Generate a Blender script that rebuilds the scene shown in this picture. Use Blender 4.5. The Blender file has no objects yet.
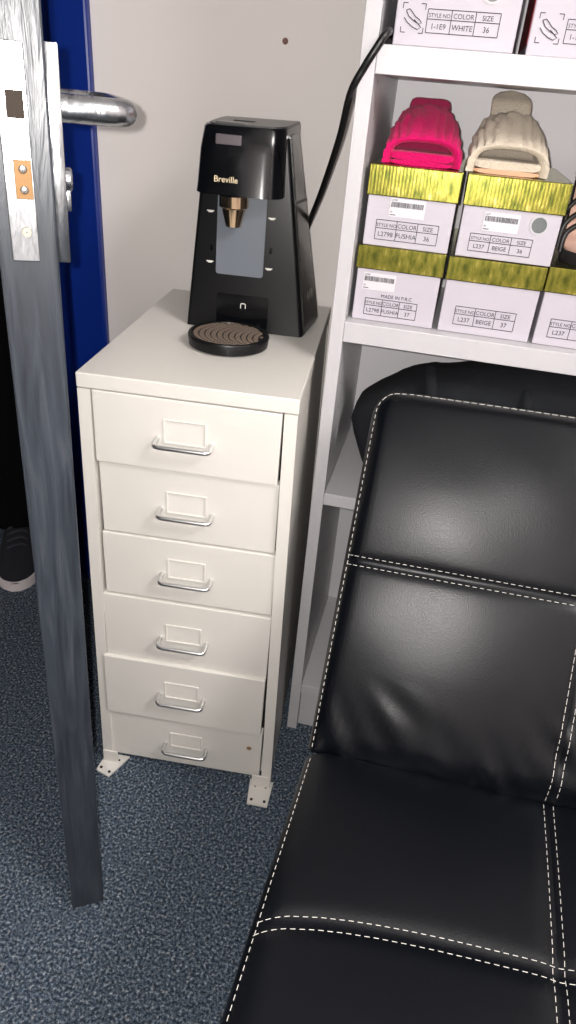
import bpy, bmesh, math, random
from mathutils import Vector, Matrix, noise
random.seed(7)
S = bpy.context.scene
COL = S.collection
PI = math.pi

# ---------------------------------------------------------------- camera
YAW, PITCH, ROLL, FPX = -0.1846, 0.5501, 0.0893, 696.73
CAM = Vector((0.4196, -0.7426, 1.0417))
fwd = Vector((math.sin(YAW)*math.cos(PITCH), math.cos(YAW)*math.cos(PITCH), -math.sin(PITCH)))
rgt = Vector((math.cos(YAW), -math.sin(YAW), 0))
upv = rgt.cross(fwd)
cr = math.cos(ROLL)*rgt + math.sin(ROLL)*upv
cu = -math.sin(ROLL)*rgt + math.cos(ROLL)*upv
cd = bpy.data.cameras.new('camera')
cam = bpy.data.objects.new('camera', cd); COL.objects.link(cam)
M = Matrix((cr, cu, -fwd)).transposed().to_4x4(); M.translation = CAM
cam.matrix_world = M
cd.sensor_fit = 'VERTICAL'; cd.sensor_height = 24.0
cd.lens = 24.0*FPX/1024.0
cd.clip_start = 0.02
S.camera = cam
# ---------------------------------------------------------------- light
w = bpy.data.worlds.new('world'); S.world = w; w.use_nodes = True
w.node_tree.nodes['Background'].inputs[0].default_value = (0.9, 0.95, 1, 1)
w.node_tree.nodes['Background'].inputs[1].default_value = 0.05
# the phone's flash, beside its lens
fl = bpy.data.lights.new('phone_flash', 'POINT'); fl.energy = 32.0; fl.shadow_soft_size = 0.004
fl.color = (1.0, 0.965, 0.93)
flo = bpy.data.objects.new('phone_flash', fl); COL.objects.link(flo)
flo.location = CAM - cr*0.015 + cu*0.008
# unseen fill lamp, added to lift the wall and the furniture fronts
al = bpy.data.lights.new('room_fill', 'POINT'); al.energy = 120.0; al.shadow_soft_size = 0.3
al.color = (1.0, 0.97, 0.95)
alo = bpy.data.objects.new('room_fill', al); COL.objects.link(alo); alo.location = (1.7, -1.0, 2.25)
S.view_settings.view_transform = 'Standard'
S.view_settings.look = 'None'
S.view_settings.gamma = 1.0
S.view_settings.use_curve_mapping = False
S.view_settings.exposure = 0.0

# ---------------------------------------------------------------- helpers
def lin(c):
    return tuple((v/255/12.92 if v/255 <= .04045 else ((v/255+.055)/1.055)**2.4) for v in c)
def mat(name, rgb, rough=0.5, metal=0.0, spec=0.5, coat=0.0):
    m = bpy.data.materials.new(name); m.use_nodes = True
    b = m.node_tree.nodes['Principled BSDF']
    b.inputs['Base Color'].default_value = (*lin(rgb), 1)
    b.inputs['Roughness'].default_value = rough
    b.inputs['Metallic'].default_value = metal
    b.inputs['Specular IOR Level'].default_value = spec
    b.inputs['Coat Weight'].default_value = coat
    b.inputs['Coat Roughness'].default_value = 0.08
    return m
def N(m, t, **kw):
    n = m.node_tree.nodes.new(t)
    for k, v in kw.items():
        if k in n.inputs: n.inputs[k].default_value = v
        else: setattr(n, k, v)
    return n
def L(m, a, ao, b, bi): m.node_tree.links.new(a.outputs[ao], b.inputs[bi])
def coord(m, scale=(1, 1, 1)):
    tc = N(m, 'ShaderNodeTexCoord'); mp = N(m, 'ShaderNodeMapping'); mp.inputs['Scale'].default_value = scale
    L(m, tc, 'Object', mp, 'Vector'); return mp
def bump(m, node, out, strength=0.3, dist=0.001):
    b = N(m, 'ShaderNodeBump'); b.inputs['Strength'].default_value = strength; b.inputs['Distance'].default_value = dist
    L(m, node, out, b, 'Height'); L(m, b, 'Normal', m.node_tree.nodes['Principled BSDF'], 'Normal'); return b
def noisebump(m, scale=200, strength=0.2, dist=0.001, sc=(1, 1, 1), detail=3):
    mp = coord(m, sc); n = N(m, 'ShaderNodeTexNoise'); n.inputs['Scale'].default_value = scale; n.inputs['Detail'].default_value = detail
    L(m, mp, 'Vector', n, 'Vector'); bump(m, n, 'Fac', strength, dist); return n
def ramp(m, node, out, stops, to='Base Color'):
    r = N(m, 'ShaderNodeValToRGB'); e = r.color_ramp.elements
    while len(e) > 1: e.remove(e[-1])
    e[0].position = stops[0][0]; e[0].color = (*lin(stops[0][1]), 1)
    for p, c in stops[1:]:
        x = e.new(p); x.color = (*lin(c), 1)
    L(m, node, out, r, 'Fac')
    if to: L(m, r, 'Color', m.node_tree.nodes['Principled BSDF'], to)
    return r
def obj(name, bm, m, parent=None, smooth=None, loc=None, bev=0):
    me = bpy.data.meshes.new(name)
    bmesh.ops.recalc_face_normals(bm, faces=bm.faces)
    bm.to_mesh(me); bm.free()
    for x in (m if isinstance(m, (list, tuple)) else [m]): me.materials.append(x)
    o = bpy.data.objects.new(name, me); COL.objects.link(o)
    if parent: o.parent = parent
    if loc: o.location = loc
    if smooth is not None:
        for p in me.polygons: p.use_smooth = True
        me.set_sharp_from_angle(angle=math.radians(smooth))
    return o
def thing(name, label, cat, loc=(0, 0, 0), rotz=0, group=None):
    o = bpy.data.objects.new(name, None); COL.objects.link(o)
    o.empty_display_size = 0.05
    o.location = loc; o.rotation_euler = (0, 0, rotz); o['label'] = label; o['category'] = cat
    if group: o['group'] = group
    return o
def tag(o, label, cat, group=None):
    o['label'] = label; o['category'] = cat
    if group: o['group'] = group
    return o
def struct(o): o['kind'] = 'structure'; return o
def merge(bm, src, mtx=None):
    me = bpy.data.meshes.new('tmp'); src.to_mesh(me); src.free()
    if mtx: me.transform(mtx)
    bm.from_mesh(me); bpy.data.meshes.remove(me)
def NB(): return bmesh.new()
def box(bm, x0, x1, y0, y1, z0, z1, bev=0.0, seg=2, mtx=None):
    t = bmesh.new()
    bmesh.ops.create_cube(t, size=1, matrix=Matrix.Translation(((x0+x1)/2, (y0+y1)/2, (z0+z1)/2)) @ Matrix.Diagonal((x1-x0, y1-y0, z1-z0, 1)))
    if bev: bmesh.ops.bevel(t, geom=t.edges[:], offset=bev, segments=seg, affect='EDGES', profile=0.5)
    merge(bm, t, mtx); return bm
def loft(bm, rings, caps=True, closed=True):
    R = [[bm.verts.new(p) for p in r] for r in rings]
    n = len(R[0])
    for a, b in zip(R, R[1:]):
        for i in range(n if closed else n-1):
            bm.faces.new((a[i], a[(i+1) % n], b[(i+1) % n], b[i]))
    if caps and closed:
        bm.faces.new(R[0][::-1]); bm.faces.new(R[-1])
    return R
def smoothpath(pts, n=8):
    P = [Vector(p) for p in pts]; out = []
    for i in range(len(P)-1):
        p0 = P[max(i-1, 0)]; p1 = P[i]; p2 = P[i+1]; p3 = P[min(i+2, len(P)-1)]
        for k in range(n):
            t = k/n
            out.append(0.5*((2*p1)+(p2-p0)*t+(2*p0-5*p1+4*p2-p3)*t*t+(-p0+3*p1-3*p2+p3)*t**3))
    out.append(P[-1]); return out
def tube(bm, pts, r, seg=10, rads=None, flat=None):
    P = [Vector(p) for p in pts]; rings = []; nrm = None
    for i, p in enumerate(P):
        t = (P[min(i+1, len(P)-1)]-P[max(i-1, 0)]).normalized()
        if nrm is None:
            a = Vector((0, 0, 1)) if abs(t.z) < .9 else Vector((1, 0, 0)); nrm = (a-t*a.dot(t)).normalized()
        else: nrm = (nrm-t*nrm.dot(t)).normalized()
        b = t.cross(nrm); rr = rads[i] if rads else r
        k = flat or 1.0
        rings.append([p+(nrm*math.cos(2*PI*j/seg)*k+b*math.sin(2*PI*j/seg))*rr for j in range(seg)])
    loft(bm, rings); return bm
def fillet(pts, rad, n=6):
    P = [Vector(p) for p in pts]; out = [P[0]]
    for a, b, c in zip(P, P[1:], P[2:]):
        u = (a-b).normalized(); v = (c-b).normalized(); r = min(rad, (a-b).length*.49, (c-b).length*.49)
        s, e = b+u*r, b+v*r
        for k in range(n+1):
            t = k/n; out.append((1-t)**2*s+2*t*(1-t)*b+t*t*e)
    out.append(P[-1]); return out
def lathe(bm, prof, seg=32, c=(0, 0, 0), axis='Z'):
    rings = []
    for r, z in prof:
        ring = []
        for j in range(seg):
            a = 2*PI*j/seg; x, y = r*math.cos(a), r*math.sin(a)
            p = (x, y, z) if axis == 'Z' else ((z, x, y) if axis == 'X' else (x, z, -y))
            ring.append(Vector(p)+Vector(c))
        rings.append(ring)
    loft(bm, rings); return bm
def text_bm(bm, s, size, mtx, align='LEFT', ext=0.0002):
    cu_ = bpy.data.curves.new('txt', 'FONT'); cu_.body = s; cu_.size = size; cu_.align_x = align; cu_.extrude = ext; cu_.resolution_u = 3
    o = bpy.data.objects.new('txt', cu_); COL.objects.link(o)
    dg = bpy.context.evaluated_depsgraph_get(); me = bpy.data.meshes.new_from_object(o.evaluated_get(dg))
    me.transform(mtx); bm.from_mesh(me)
    bpy.data.objects.remove(o); bpy.data.curves.remove(cu_); bpy.data.meshes.remove(me)
def onfront(x, y, z):       # matrix that stands text up on a face looking towards -Y
    return Matrix.Translation((x, y, z)) @ Matrix.Rotation(PI/2, 4, 'X')
def sub(o, lv=2):
    md = o.modifiers.new('subd', 'SUBSURF'); md.levels = lv; md.render_levels = lv; return o

# ---------------------------------------------------------------- materials
m_carpet = mat('carpet', (70, 84, 100), 0.95, spec=0.1)
mp = coord(m_carpet)
n1 = N(m_carpet, 'ShaderNodeTexNoise'); n1.inputs['Scale'].default_value = 240; n1.inputs['Detail'].default_value = 3; n1.inputs['Roughness'].default_value = .7
L(m_carpet, mp, 'Vector', n1, 'Vector')
r1 = ramp(m_carpet, n1, 'Fac', [(0.28, (14, 18, 24)), (0.42, (50, 61, 74)), (0.52, (86, 97, 110)), (0.61, (132, 141, 150)), (0.70, (200, 202, 202))])
n2 = N(m_carpet, 'ShaderNodeTexNoise'); n2.inputs['Scale'].default_value = 130; n2.inputs['Detail'].default_value = 2
L(m_carpet, mp, 'Vector', n2, 'Vector')
r2 = ramp(m_carpet, n2, 'Fac', [(0.35, (108, 124, 142)), (0.55, (128, 128, 128)), (0.68, (146, 132, 128))], to=None)
mx = N(m_carpet, 'ShaderNodeMix', data_type='RGBA', blend_type='OVERLAY'); mx.inputs[0].default_value = 0.5
L(m_carpet, r1, 'Color', mx, 6); L(m_carpet, r2, 'Color', mx, 7)
L(m_carpet, mx, 2, m_carpet.node_tree.nodes['Principled BSDF'], 'Base Color')
bump(m_carpet, n1, 'Fac', 0.7, 0.004)

m_wall = mat('wall_paint', (226, 219, 215), 0.6, spec=0.3); noisebump(m_wall, 60, 0.06, 0.002)
m_ceiling = mat('ceiling_paint', (225, 224, 222), 0.8)
m_blue = mat('blue_gloss_paint', (10, 38, 118), 0.3); noisebump(m_blue, 40, 0.08, 0.002)
m_dark = mat('unlit_corridor_wall', (30, 31, 36), 0.8)  # the corridor's lack of light is put into this wall colour
m_cab = mat('white_enamel', (207, 203, 197), 0.38); noisebump(m_cab, 90, 0.03, 0.001)
m_cabin = mat('cabinet_inner', (120, 117, 112), 0.6)
m_shelf = mat('white_laminate', (184, 182, 185), 0.35); noisebump(m_shelf, 120, 0.03, 0.001)
m_shelfback = mat('white_back_board', (205, 202, 205), 0.5)
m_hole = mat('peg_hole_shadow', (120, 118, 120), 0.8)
m_chrome = mat('polished_steel', (200, 200, 200), 0.14, 1.0)
m_satin = mat('satin_steel', (225, 225, 225), 0.3, 1.0)
m_steel = mat('brushed_steel', (176, 178, 182), 0.25, 1.0); noisebump(m_steel, 90, 0.45, 0.003, (1, 1, .25))
m_brass = mat('brass', (118, 88, 54), 0.5, 0.4, 0.3)
m_brown = mat('latch_brown', (38, 27, 16), 0.6, 0.0, 0.2)
m_rim = mat('screw_steel', (150, 140, 125), 0.45, 0.8)
m_door = mat('grey_painted_wood', (66, 74, 84), 0.36)
mp = coord(m_door, (30, 30, 2.0)); wv = N(m_door, 'ShaderNodeTexNoise'); wv.inputs['Scale'].default_value = 3; wv.inputs['Detail'].default_value = 5; wv.inputs['Distortion'].default_value = 1.5
L(m_door, mp, 'Vector', wv, 'Vector')
ramp(m_door, wv, 'Fac', [(0.3, (32, 36, 42)), (0.55, (46, 51, 58)), (0.75, (62, 66, 71))]); bump(m_door, wv, 'Fac', 0.5, 0.003)
m_leather = mat('black_leather', (4, 6, 11), 0.33, spec=0.25)
mp = coord(m_leather); vo = N(m_leather, 'ShaderNodeTexVoronoi'); vo.inputs['Scale'].default_value = 700
L(m_leather, mp, 'Vector', vo, 'Vector'); bump(m_leather, vo, 'Distance', 0.25, 0.0004)
m_thread = mat('white_thread', (205, 202, 196), 0.7)
m_cloth = mat('black_cloth', (21, 23, 27), 0.9, spec=0.25); noisebump(m_cloth, 50, 0.5, 0.004)
m_plastic = mat('black_plastic', (12, 12, 14), 0.36, spec=0.3); noisebump(m_plastic, 700, 0.08, 0.0005)
m_gloss = mat('black_gloss', (6, 7, 10), 0.17)
m_side = mat('black_side_gloss', (34, 34, 32), 0.22)
m_topgrey = mat('grey_gloss_top', (62, 62, 64), 0.3)
m_window = mat('grey_water_window', (100, 106, 114), 0.3)
m_rubber = mat('black_rubber', (12, 12, 13), 0.4)
m_printw = mat('white_print', (215, 212, 205), 0.5)
m_logo = mat('logo_gold', (225, 205, 170), 0.35)
m_mesh = mat('drip_mesh', (128, 112, 100), 0.35, 0.4)
m_card = mat('white_card', (176, 170, 179), 0.5)
m_ink = mat('dark_ink', (52, 50, 58), 0.7)
m_sticker = mat('white_sticker', (196, 193, 198), 0.4)
m_disc = mat('grey_finger_hole', (88, 92, 92), 0.4)
m_gold = mat('gold_foil', (205, 196, 88), 0.22, 1.0, coat=0.3)
m_gold.node_tree.nodes['Principled BSDF'].inputs['Coat Roughness'].default_value = 0.3
mp = coord(m_gold, (1, 1, 1)); wvg = N(m_gold, 'ShaderNodeTexWave'); wvg.inputs['Scale'].default_value = 75; wvg.inputs['Distortion'].default_value = 1.5; wvg.inputs['Detail'].default_value = 1; wvg.inputs['Detail Scale'].default_value = 2
L(m_gold, mp, 'Vector', wvg, 'Vector')
mp2 = coord(m_gold, (1, .5, .35)); nz = N(m_gold, 'ShaderNodeTexNoise'); nz.inputs['Scale'].default_value = 160; nz.inputs['Detail'].default_value = 3; L(m_gold, mp2, 'Vector', nz, 'Vector')
ramp(m_gold, nz, 'Fac', [(0.30, (96, 104, 34)), (0.48, (140, 138, 50)), (0.62, (166, 158, 66)), (0.74, (215, 200, 112))])
b1 = bump(m_gold, wvg, 'Fac', 0.5, 0.00013)
b2 = N(m_gold, 'ShaderNodeBump'); b2.inputs['Strength'].default_value = .3; b2.inputs['Distance'].default_value = .0005
L(m_gold, nz, 'Fac', b2, 'Height'); L(m_gold, b2, 'Normal', b1, 'Normal')
def terry(name, c):
    m = mat(name, c, 0.95, spec=0.15)
    m.node_tree.nodes['Principled BSDF'].inputs['Sheen Weight'].default_value = 0.1
    noisebump(m, 420, 0.7, 0.002); return m
m_pink = terry('pink_terry', (188, 12, 88)); m_cream = terry('cream_terry', (192, 180, 164))
m_solebeige = mat('sole_beige', (196, 150, 120), 0.6)
m_insole = mat('nude_insole', (196, 160, 145), 0.5)
m_shoe = mat('navy_canvas', (14, 16, 24), 0.9); noisebump(m_shoe, 500, .4, .001)
m_white_rubber = mat('white_rubber', (205, 198, 200), 0.6)
m_lace = mat('grey_lace', (38, 42, 50), 0.9)
m_skin = mat('skin', (190, 140, 115), 0.5)
m_hair = mat('dark_hair', (30, 22, 18), 0.6)
m_red = mat('red_card', (150, 30, 40), 0.6)

# ---------------------------------------------------------------- room
WY = 0.465
struct(obj('floor', box(NB(), -2.2, 2.6, -2.4, 2.0, -0.05, 0), m_carpet))
struct(obj('ceiling', box(NB(), -2.2, 2.6, -2.4, 2.0, 2.4, 2.45), m_ceiling))
wb = NB()
box(wb, -0.243, 2.6, WY, WY+0.12, 0, 2.4)
box(wb, -2.2, -1.27, WY, WY+0.12, 0, 2.4)
box(wb, -1.27, -0.243, WY, WY+0.12, 2.10, 2.4)
struct(obj('wall_back', wb, m_wall))
struct(obj('wall_right', box(NB(), 2.6, 2.65, -2.4, 2.0, 0, 2.4), m_wall))
struct(obj('wall_left', box(NB(), -2.25, -2.2, -2.4, 2.0, 0, 2.4), m_wall))
struct(obj('wall_front', box(NB(), -2.2, 2.6, -2.45, -2.4, 0, 2.4), m_wall))
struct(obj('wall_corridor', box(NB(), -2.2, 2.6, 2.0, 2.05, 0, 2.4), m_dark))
# blue door frame
fr = NB()
box(fr, -0.335, -0.243, WY, WY+0.12, 0, 2.06, 0.002)
box(fr, -1.27, -1.178, WY, WY+0.12, 0, 2.06, 0.002)
box(fr, -1.27, -0.243, WY, WY+0.12, 2.06, 2.10, 0.002)
box(fr, -0.247, -0.1815, WY-0.018, WY-0.0002, 0, 2.16, 0.004)
box(fr, -1.33, -1.266, WY-0.018, WY-0.0002, 0, 2.16, 0.004)
box(fr, -1.266, -0.247, WY-0.018, WY-0.0002, 2.10, 2.16, 0.004)
struct(obj('trim_1', fr, m_blue))

# the open door, seen on its lock edge
DA = Vector((0.1035, -0.2335, 0))            # right corner of the lock edge
dn = Vector((-0.532, 0.847, 0)).normalized() # towards the hinge
TH = 0.044; DW = 0.812
door = bpy.data.objects.new('door_1', None); COL.objects.link(door); door['kind'] = 'structure'
door['label'] = 'open grey wooden door seen on its lock edge, in front of the blue frame'
door['category'] = 'door'
door.location = DA; door.rotation_euler = (0, 0.0222, math.atan2(-dn.x, dn.y))   # it hangs a little out of true
# local: +Y to hinge, X from -TH (left face) to 0 (right face)
dl = NB(); box(dl, -TH, 0, 0, DW, 0.008, 2.02, 0.0015, 2)
obj('door_leaf', dl, m_door, door)
fp = NB(); box(fp, -0.0342, -0.0138, -0.0012, 0.001, 0.9075, 1.052, 0.0008)
fpo = obj('faceplate', fp, m_steel, door); fpo['label'] = 'bright steel lock faceplate'
lb = NB(); box(lb, -0.0285, -0.0164, -0.0016, 0.004, 1.0055, 1.023, 0.0004); obj('latch_bolt', lb, m_brown, fpo)
db = NB(); box(db, -0.0272, -0.0149, -0.0018, 0.004, 0.9526, 0.979, 0.0004)
dbo = obj('dead_bolt', db, m_brass, fpo)
for zz in (0.9590, 0.9730):
    lathe_b = NB(); lathe(lathe_b, [(0.0001, -0.0036), (0.0022, -0.0034), (0.003, -0.0024), (0.003, 0)], 16, (-0.0210, 0, zz), 'Y'); obj('pin', lathe_b, m_chrome, fpo)
for zz in (1.0335, 0.9293):
    s_ = NB(); lathe(s_, [(0.0008, -0.0010), (0.001, -0.0018), (0.0034, -0.0018), (0.0038, -0.001)], 16, (-0.022, 0, zz), 'Y'); obj('screw', s_, m_rim, fpo)
def handle_side(sgn, x0):
    h = NB()
    pl = NB(); box(pl, min(x0, x0+sgn*0.010), max(x0, x0+sgn*0.010), 0.014, 0.058, 0.904, 1.0541, 0.0012, 2)
    po = obj('backplate', pl, m_steel, door, 40)
    p = fillet([(x0+sgn*0.008, 0.036, 1.013), (x0+sgn*0.061, 0.036, 1.013), (x0+sgn*0.061, 0.165, 1.013), (x0+sgn*0.016, 0.165, 1.013)], 0.022, 8)
    lv = NB(); tube(lv, p, 0.0100, 18)
    lo = obj('lever', lv, m_steel, door, 50)
    kn = NB(); lathe(kn, [(0.009, x0+sgn*0.009), (0.009, x0+sgn*0.0145), (0.0075, x0+sgn*0.016)], 20, (0, 0.036, 0.9635), 'X')
    box(kn, min(x0+sgn*.009, x0+sgn*.0145), max(x0+sgn*.009, x0+sgn*.0145), 0.031, 0.041, 0.940, 0.957, 0.002)
    obj('thumb_turn', kn, m_steel, door, 40)
handle_side(1, 0.0); handle_side(-1, -TH)
for zz in (0.25, 1.0, 1.8):
    hb = NB(); lathe(hb, [(0.006, zz-0.05), (0.006, zz+0.05)], 12, (0.005, DW-0.002, 0)); obj('hinge', hb, m_brass, door, 40)

# old wall plug
wp = NB(); lathe(wp, [(0.0001, -0.003), (0.0025, -0.0032), (0.0035, -0.0015), (0.0042, -0.001), (0.0046, 0.004)], 16, (0, 0, 0), 'Y')
o = obj('wall_plug', wp, mat('plug_brown', (120, 85, 75), 0.6), None, 40, (0.127, WY-0.001, 1.094))
tag(o, 'small brown plug in the wall above the coffee machine', 'wall plug')

# ---------------------------------------------------------------- bookcase
XB, YB, BW, BD = 0.2846, 0.167, 0.80, 0.28
XI = XB+0.018
Z = [0.116, 0.5188, 0.7807, 1.0858, 1.42, 1.72]
bc = thing('bookcase', 'tall white bookcase of shoe boxes standing behind the sofa', 'bookcase', (XB, YB, 0))
for nm, x0 in (('side_panel', 0), ('side_panel', BW-0.018)):
    b = NB(); box(b, x0, x0+0.018, 0, BD, 0, 2.02, 0.0008); sp = obj(nm, b, m_shelf, bc)
    if x0: continue
    for yy in (0.04, 0.235):
        for k in range(24):
            zz = 0.2+k*0.037
            if min(abs(zz-z) for z in Z) < .03: continue
            h = NB(); lathe(h, [(0.0022, 0.0176), (0.0022, 0.0181)], 8, (0, yy, zz), 'X'); obj('peg_hole', h, m_hole, sp)
b = NB(); box(b, 0.0182, BW-0.0182, BD-0.008, BD-0.0005, 0.02, 2.0); obj('back_board', b, m_shelfback, bc)
for z, t in zip(Z, (0.02, 0.02, 0.027, 0.028, 0.02, 0.02)):
    b = NB(); box(b, 0.0183, BW-0.0183, 0.0004, BD-0.0085, z-t, z, 0.0008); obj('shelf', b, m_shelf, bc)
b = NB(); box(b, 0.0183, BW-0.0183, 0.0004, BD-0.0085, 2.0, 2.02, 0.0008); obj('top_panel', b, m_shelf, bc)
b = NB(); box(b, 0.0183, BW-0.0183, 0.015, 0.03, 0.0, 0.0955, 0.0008); obj('plinth', b, m_shelf, bc)

# ---------------------------------------------------------------- drawer cabinet
CY = 0.0912; CW = 0.28; CD = 0.43; CH = 0.7206
cab = thing('drawer_cabinet', 'narrow white metal cabinet of six drawers under the coffee machine', 'drawer cabinet', (0, 0, 0), CY)
def flx(z): return 0.001-0.010*(1-z/0.70)    # the frame spreads a little towards the floor
def post(x_top, x_bot, wd, y0, y1):
    b = NB(); r = []
    for z, x in ((0.012, x_bot), (0.7, x_top)):
        r.append([(x, y0, z), (x+wd, y0, z), (x+wd, y1, z), (x, y1, z)])
    loft(b, r); return b
b = NB(); box(b, 0, CW, 0, CD, CH-0.0195, CH, 0.0015, 2); obj('top_panel', b, m_cab, cab)
for s in (0, 1):
    for y0, y1 in ((0.0, 0.018), (CD-0.02, CD)):
        wd = 0.0165
        xt, xb_ = (flx(.7), flx(0.012)) if s == 0 else (CW-flx(.7)-wd, CW-flx(0.012)-wd)
        obj('corner_post', post(xt, xb_, wd, y0, y1), m_cab, cab)
    xt, xb_ = (flx(.7)+.001, flx(0.02)+.001) if s == 0 else (CW-flx(.7)-.003, CW-flx(.02)-.003)
    b = post(xt, xb_, 0.002, 0.0182, CD-0.0202); obj('side_panel', b, m_cab, cab)
b = NB(); box(b, 0.012, CW-0.012, CD-0.006, CD-0.003, 0.02, CH-0.02); obj('back_panel', b, m_cab, cab)
b = NB(); box(b, 0.008, CW-0.008, 0.022, CD-0.022, 0.013, 0.017); obj('bottom_panel', b, m_cab, cab)
# drawers: z1, z0, u0, u1, pull-out, tilt
DR = [(0.6995, 0.5995, 0.0190, 0.2605, 0.000, 0.004), (0.5970, 0.4885, 0.0195, 0.2630, -0.006, -0.002), (0.4865, 0.3800, 0.0175, 0.2660, -0.004, 0.0),
      (0.3765, 0.2550, 0.0125, 0.2670, -0.002, 0.006), (0.2560, 0.1310, 0.0070, 0.2660, 0.004, 0.006), (0.1275, 0.0200, 0.0065, 0.2680, -0.004, 0.0)]
HC = [0.637, 0.5285, 0.4195, 0.299, 0.1840, 0.0590]
HX = [0.1385, 0.139, 0.1395, 0.1355, 0.1335, 0.1385]
for i, (z1, z0, u0, u1, pull, tilt) in enumerate(DR):
    b = NB(); yf = -pull
    box(b, u0, u1, yf, yf+0.0145, z0, z1, 0.0016, 2, Matrix.Translation(((u0+u1)/2, 0, z1)) @ Matrix.Rotation(tilt, 4, 'Y') @ Matrix.Translation((-(u0+u1)/2, 0, -z1)))
    d = obj('drawer', b, m_cab, cab)
    bb = NB()
    box(bb, u0+0.008, u1-0.008, yf+0.0146, CD-0.03, z0+0.012, z0+0.0135)
    for x in (u0+0.008, u1-0.0095): box(bb, x, x+0.0015, yf+0.0146, CD-0.03, z0+0.0136, z1-0.014)
    box(bb, u0+0.0096, u1-0.0096, CD-0.032, CD-0.03, z0+0.0136, z1-0.014)
    obj('drawer_tray', bb, m_cabin, d)
    hx, hz = HX[i], HC[i]
    p = fillet([(hx-0.0355, yf+0.001, hz+0.0085), (hx-0.0365, yf-0.020, hz+0.0055), (hx+0.0365, yf-0.020, hz+0.0055), (hx+0.0355, yf+0.001, hz+0.0085)], 0.008, 5)
    h = NB(); tube(h, p, 0.0032, 12); obj('handle', h, m_satin, d, 60)
    f = NB(); y0_, y1_ = yf-0.0022, yf+0.0002
    for (x0, x1, a, c) in ((-.028, .028, .0345, .0365), (-.028, -.0255, .005, .0345), (.0255, .028, .005, .0345), (-.028, .028, .0025, .0055)):
        box(f, hx+x0, hx+x1, y0_, y1_, hz+a, hz+c, 0.0006, 1)
    obj('label_holder', f, m_cab, d)
    if i == 5:
        s_ = NB(); lathe(s_, [(0.0002, yf-0.0004), (0.0045, yf-0.0004), (0.0045, yf+0.001)], 7, (0.247, 0, 0.088), 'Y'); obj('chip', s_, mat('rust_chip', (135, 105, 70), .8), d)
def foot(quad, tx0, tx1, ty):
    b = NB()
    loft(b, [[(x, y, 0.0005) for x, y in quad], [(x, y, 0.0035) for x, y in quad]])
    box(b, tx0, tx1, ty, ty+0.003, 0.001, 0.03, 0.0006)
    fo = obj('foot_plate', b, m_cab, cab)
    cx = sum(p[0] for p in quad)/4; cy_ = sum(p[1] for p in quad)/4
    for k in (0, 1):
        h = NB(); p = Vector(quad[k]).lerp(Vector((cx, cy_)), .35)
        lathe(h, [(0.0026, 0.0034), (0.0026, 0.0042)], 10, (p.x, p.y, 0)); obj('screw_hole', h, m_rubber, fo)
    for k in (2, 3):
        h = NB(); p = Vector(quad[k]).lerp(Vector((cx, cy_)), .55)
        lathe(h, [(0.0018, 0.0034), (0.0018, 0.0042)], 10, (p.x, p.y, 0)); obj('screw_hole', h, m_rubber, fo)
foot([(-0.014, -0.024), (0.012, -0.034), (0.034, 0.013), (-0.008, 0.014)], -0.008, 0.018, -0.0035)
foot([(0.2555, -0.039), (0.290, -0.040), (0.293, 0.01), (0.252, 0.01)], 0.256, 0.288, -0.0035)
for q in ([(-0.008, CD-0.012), (0.03, CD-0.012), (0.012, CD+0.0), (-0.008, CD+0.0)], [(0.255, CD-0.012), (0.288, CD-0.012), (0.288, CD), (0.255, CD)]):
    b = NB(); loft(b, [[(x, y, 0.0005) for x, y in q], [(x, y, 0.012) for x, y in q]]); obj('foot_plate', b, m_cab, cab)
CMAT = Matrix.Rotation(CY, 4, 'Z')

# ---------------------------------------------------------------- coffee machine (own frame = cabinet's, at the cabinet top)
mc = CMAT @ Vector((0.165, 0.285, CH+0.0005))
cm = thing('coffee_machine', 'black hot drink machine with round drip tray on top of white cabinet', 'coffee machine', mc, CY)
OX, OY = 0.165, 0.285
def rrect(x0, x1, y0, y1, r, z, n=5, zf=None):
    out = []
    for cx, cy_, a0 in ((x1-r, y1-r, 0), (x0+r, y1-r, 90), (x0+r, y0+r, 180), (x1-r, y0+r, 270)):
        for k in range(n+1):
            a = math.radians(a0+90*k/n); x, y = cx+r*math.cos(a), cy_+r*math.sin(a)
            out.append((x, y, z if zf is None else zf(x, y)))
    return out
# lower body: trapezoid; front face at y=-0.047 (v 0.238) at the base
def body_ring(z):
    t = z/0.26
    x0 = -0.089+0.022*t*1.0; x1 = 0.087-0.040*t
    xb0 = -0.080+0.022*t; xb1 = 0.099-0.053*t
    y0 = -0.047+0.012*t; y1 = 0.060-0.002*t
    # quad corners (front-left, front-right, back-right, back-left) with rounded corners
    C = [Vector((x0, y0)), Vector((x1, y0)), Vector((xb1, y1)), Vector((xb0, y1))]
    out = []
    for k in range(4):
        p, c, n_ = C[k-1], C[k], C[(k+1) % 4]
        u = (p-c).normalized(); v = (n_-c).normalized(); r = 0.006
        for j in range(5):
            s = j/4; q = (1-s)**2*(c+u*r)+2*s*(1-s)*c+s*s*(c+v*r); out.append((q.x, q.y, z))
    return out
b = NB(); loft(b, [body_ring(z) for z in (0.0, 0.003, 0.09, 0.18, 0.258)]); obj('body', b, m_plastic, cm, 35)
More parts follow.
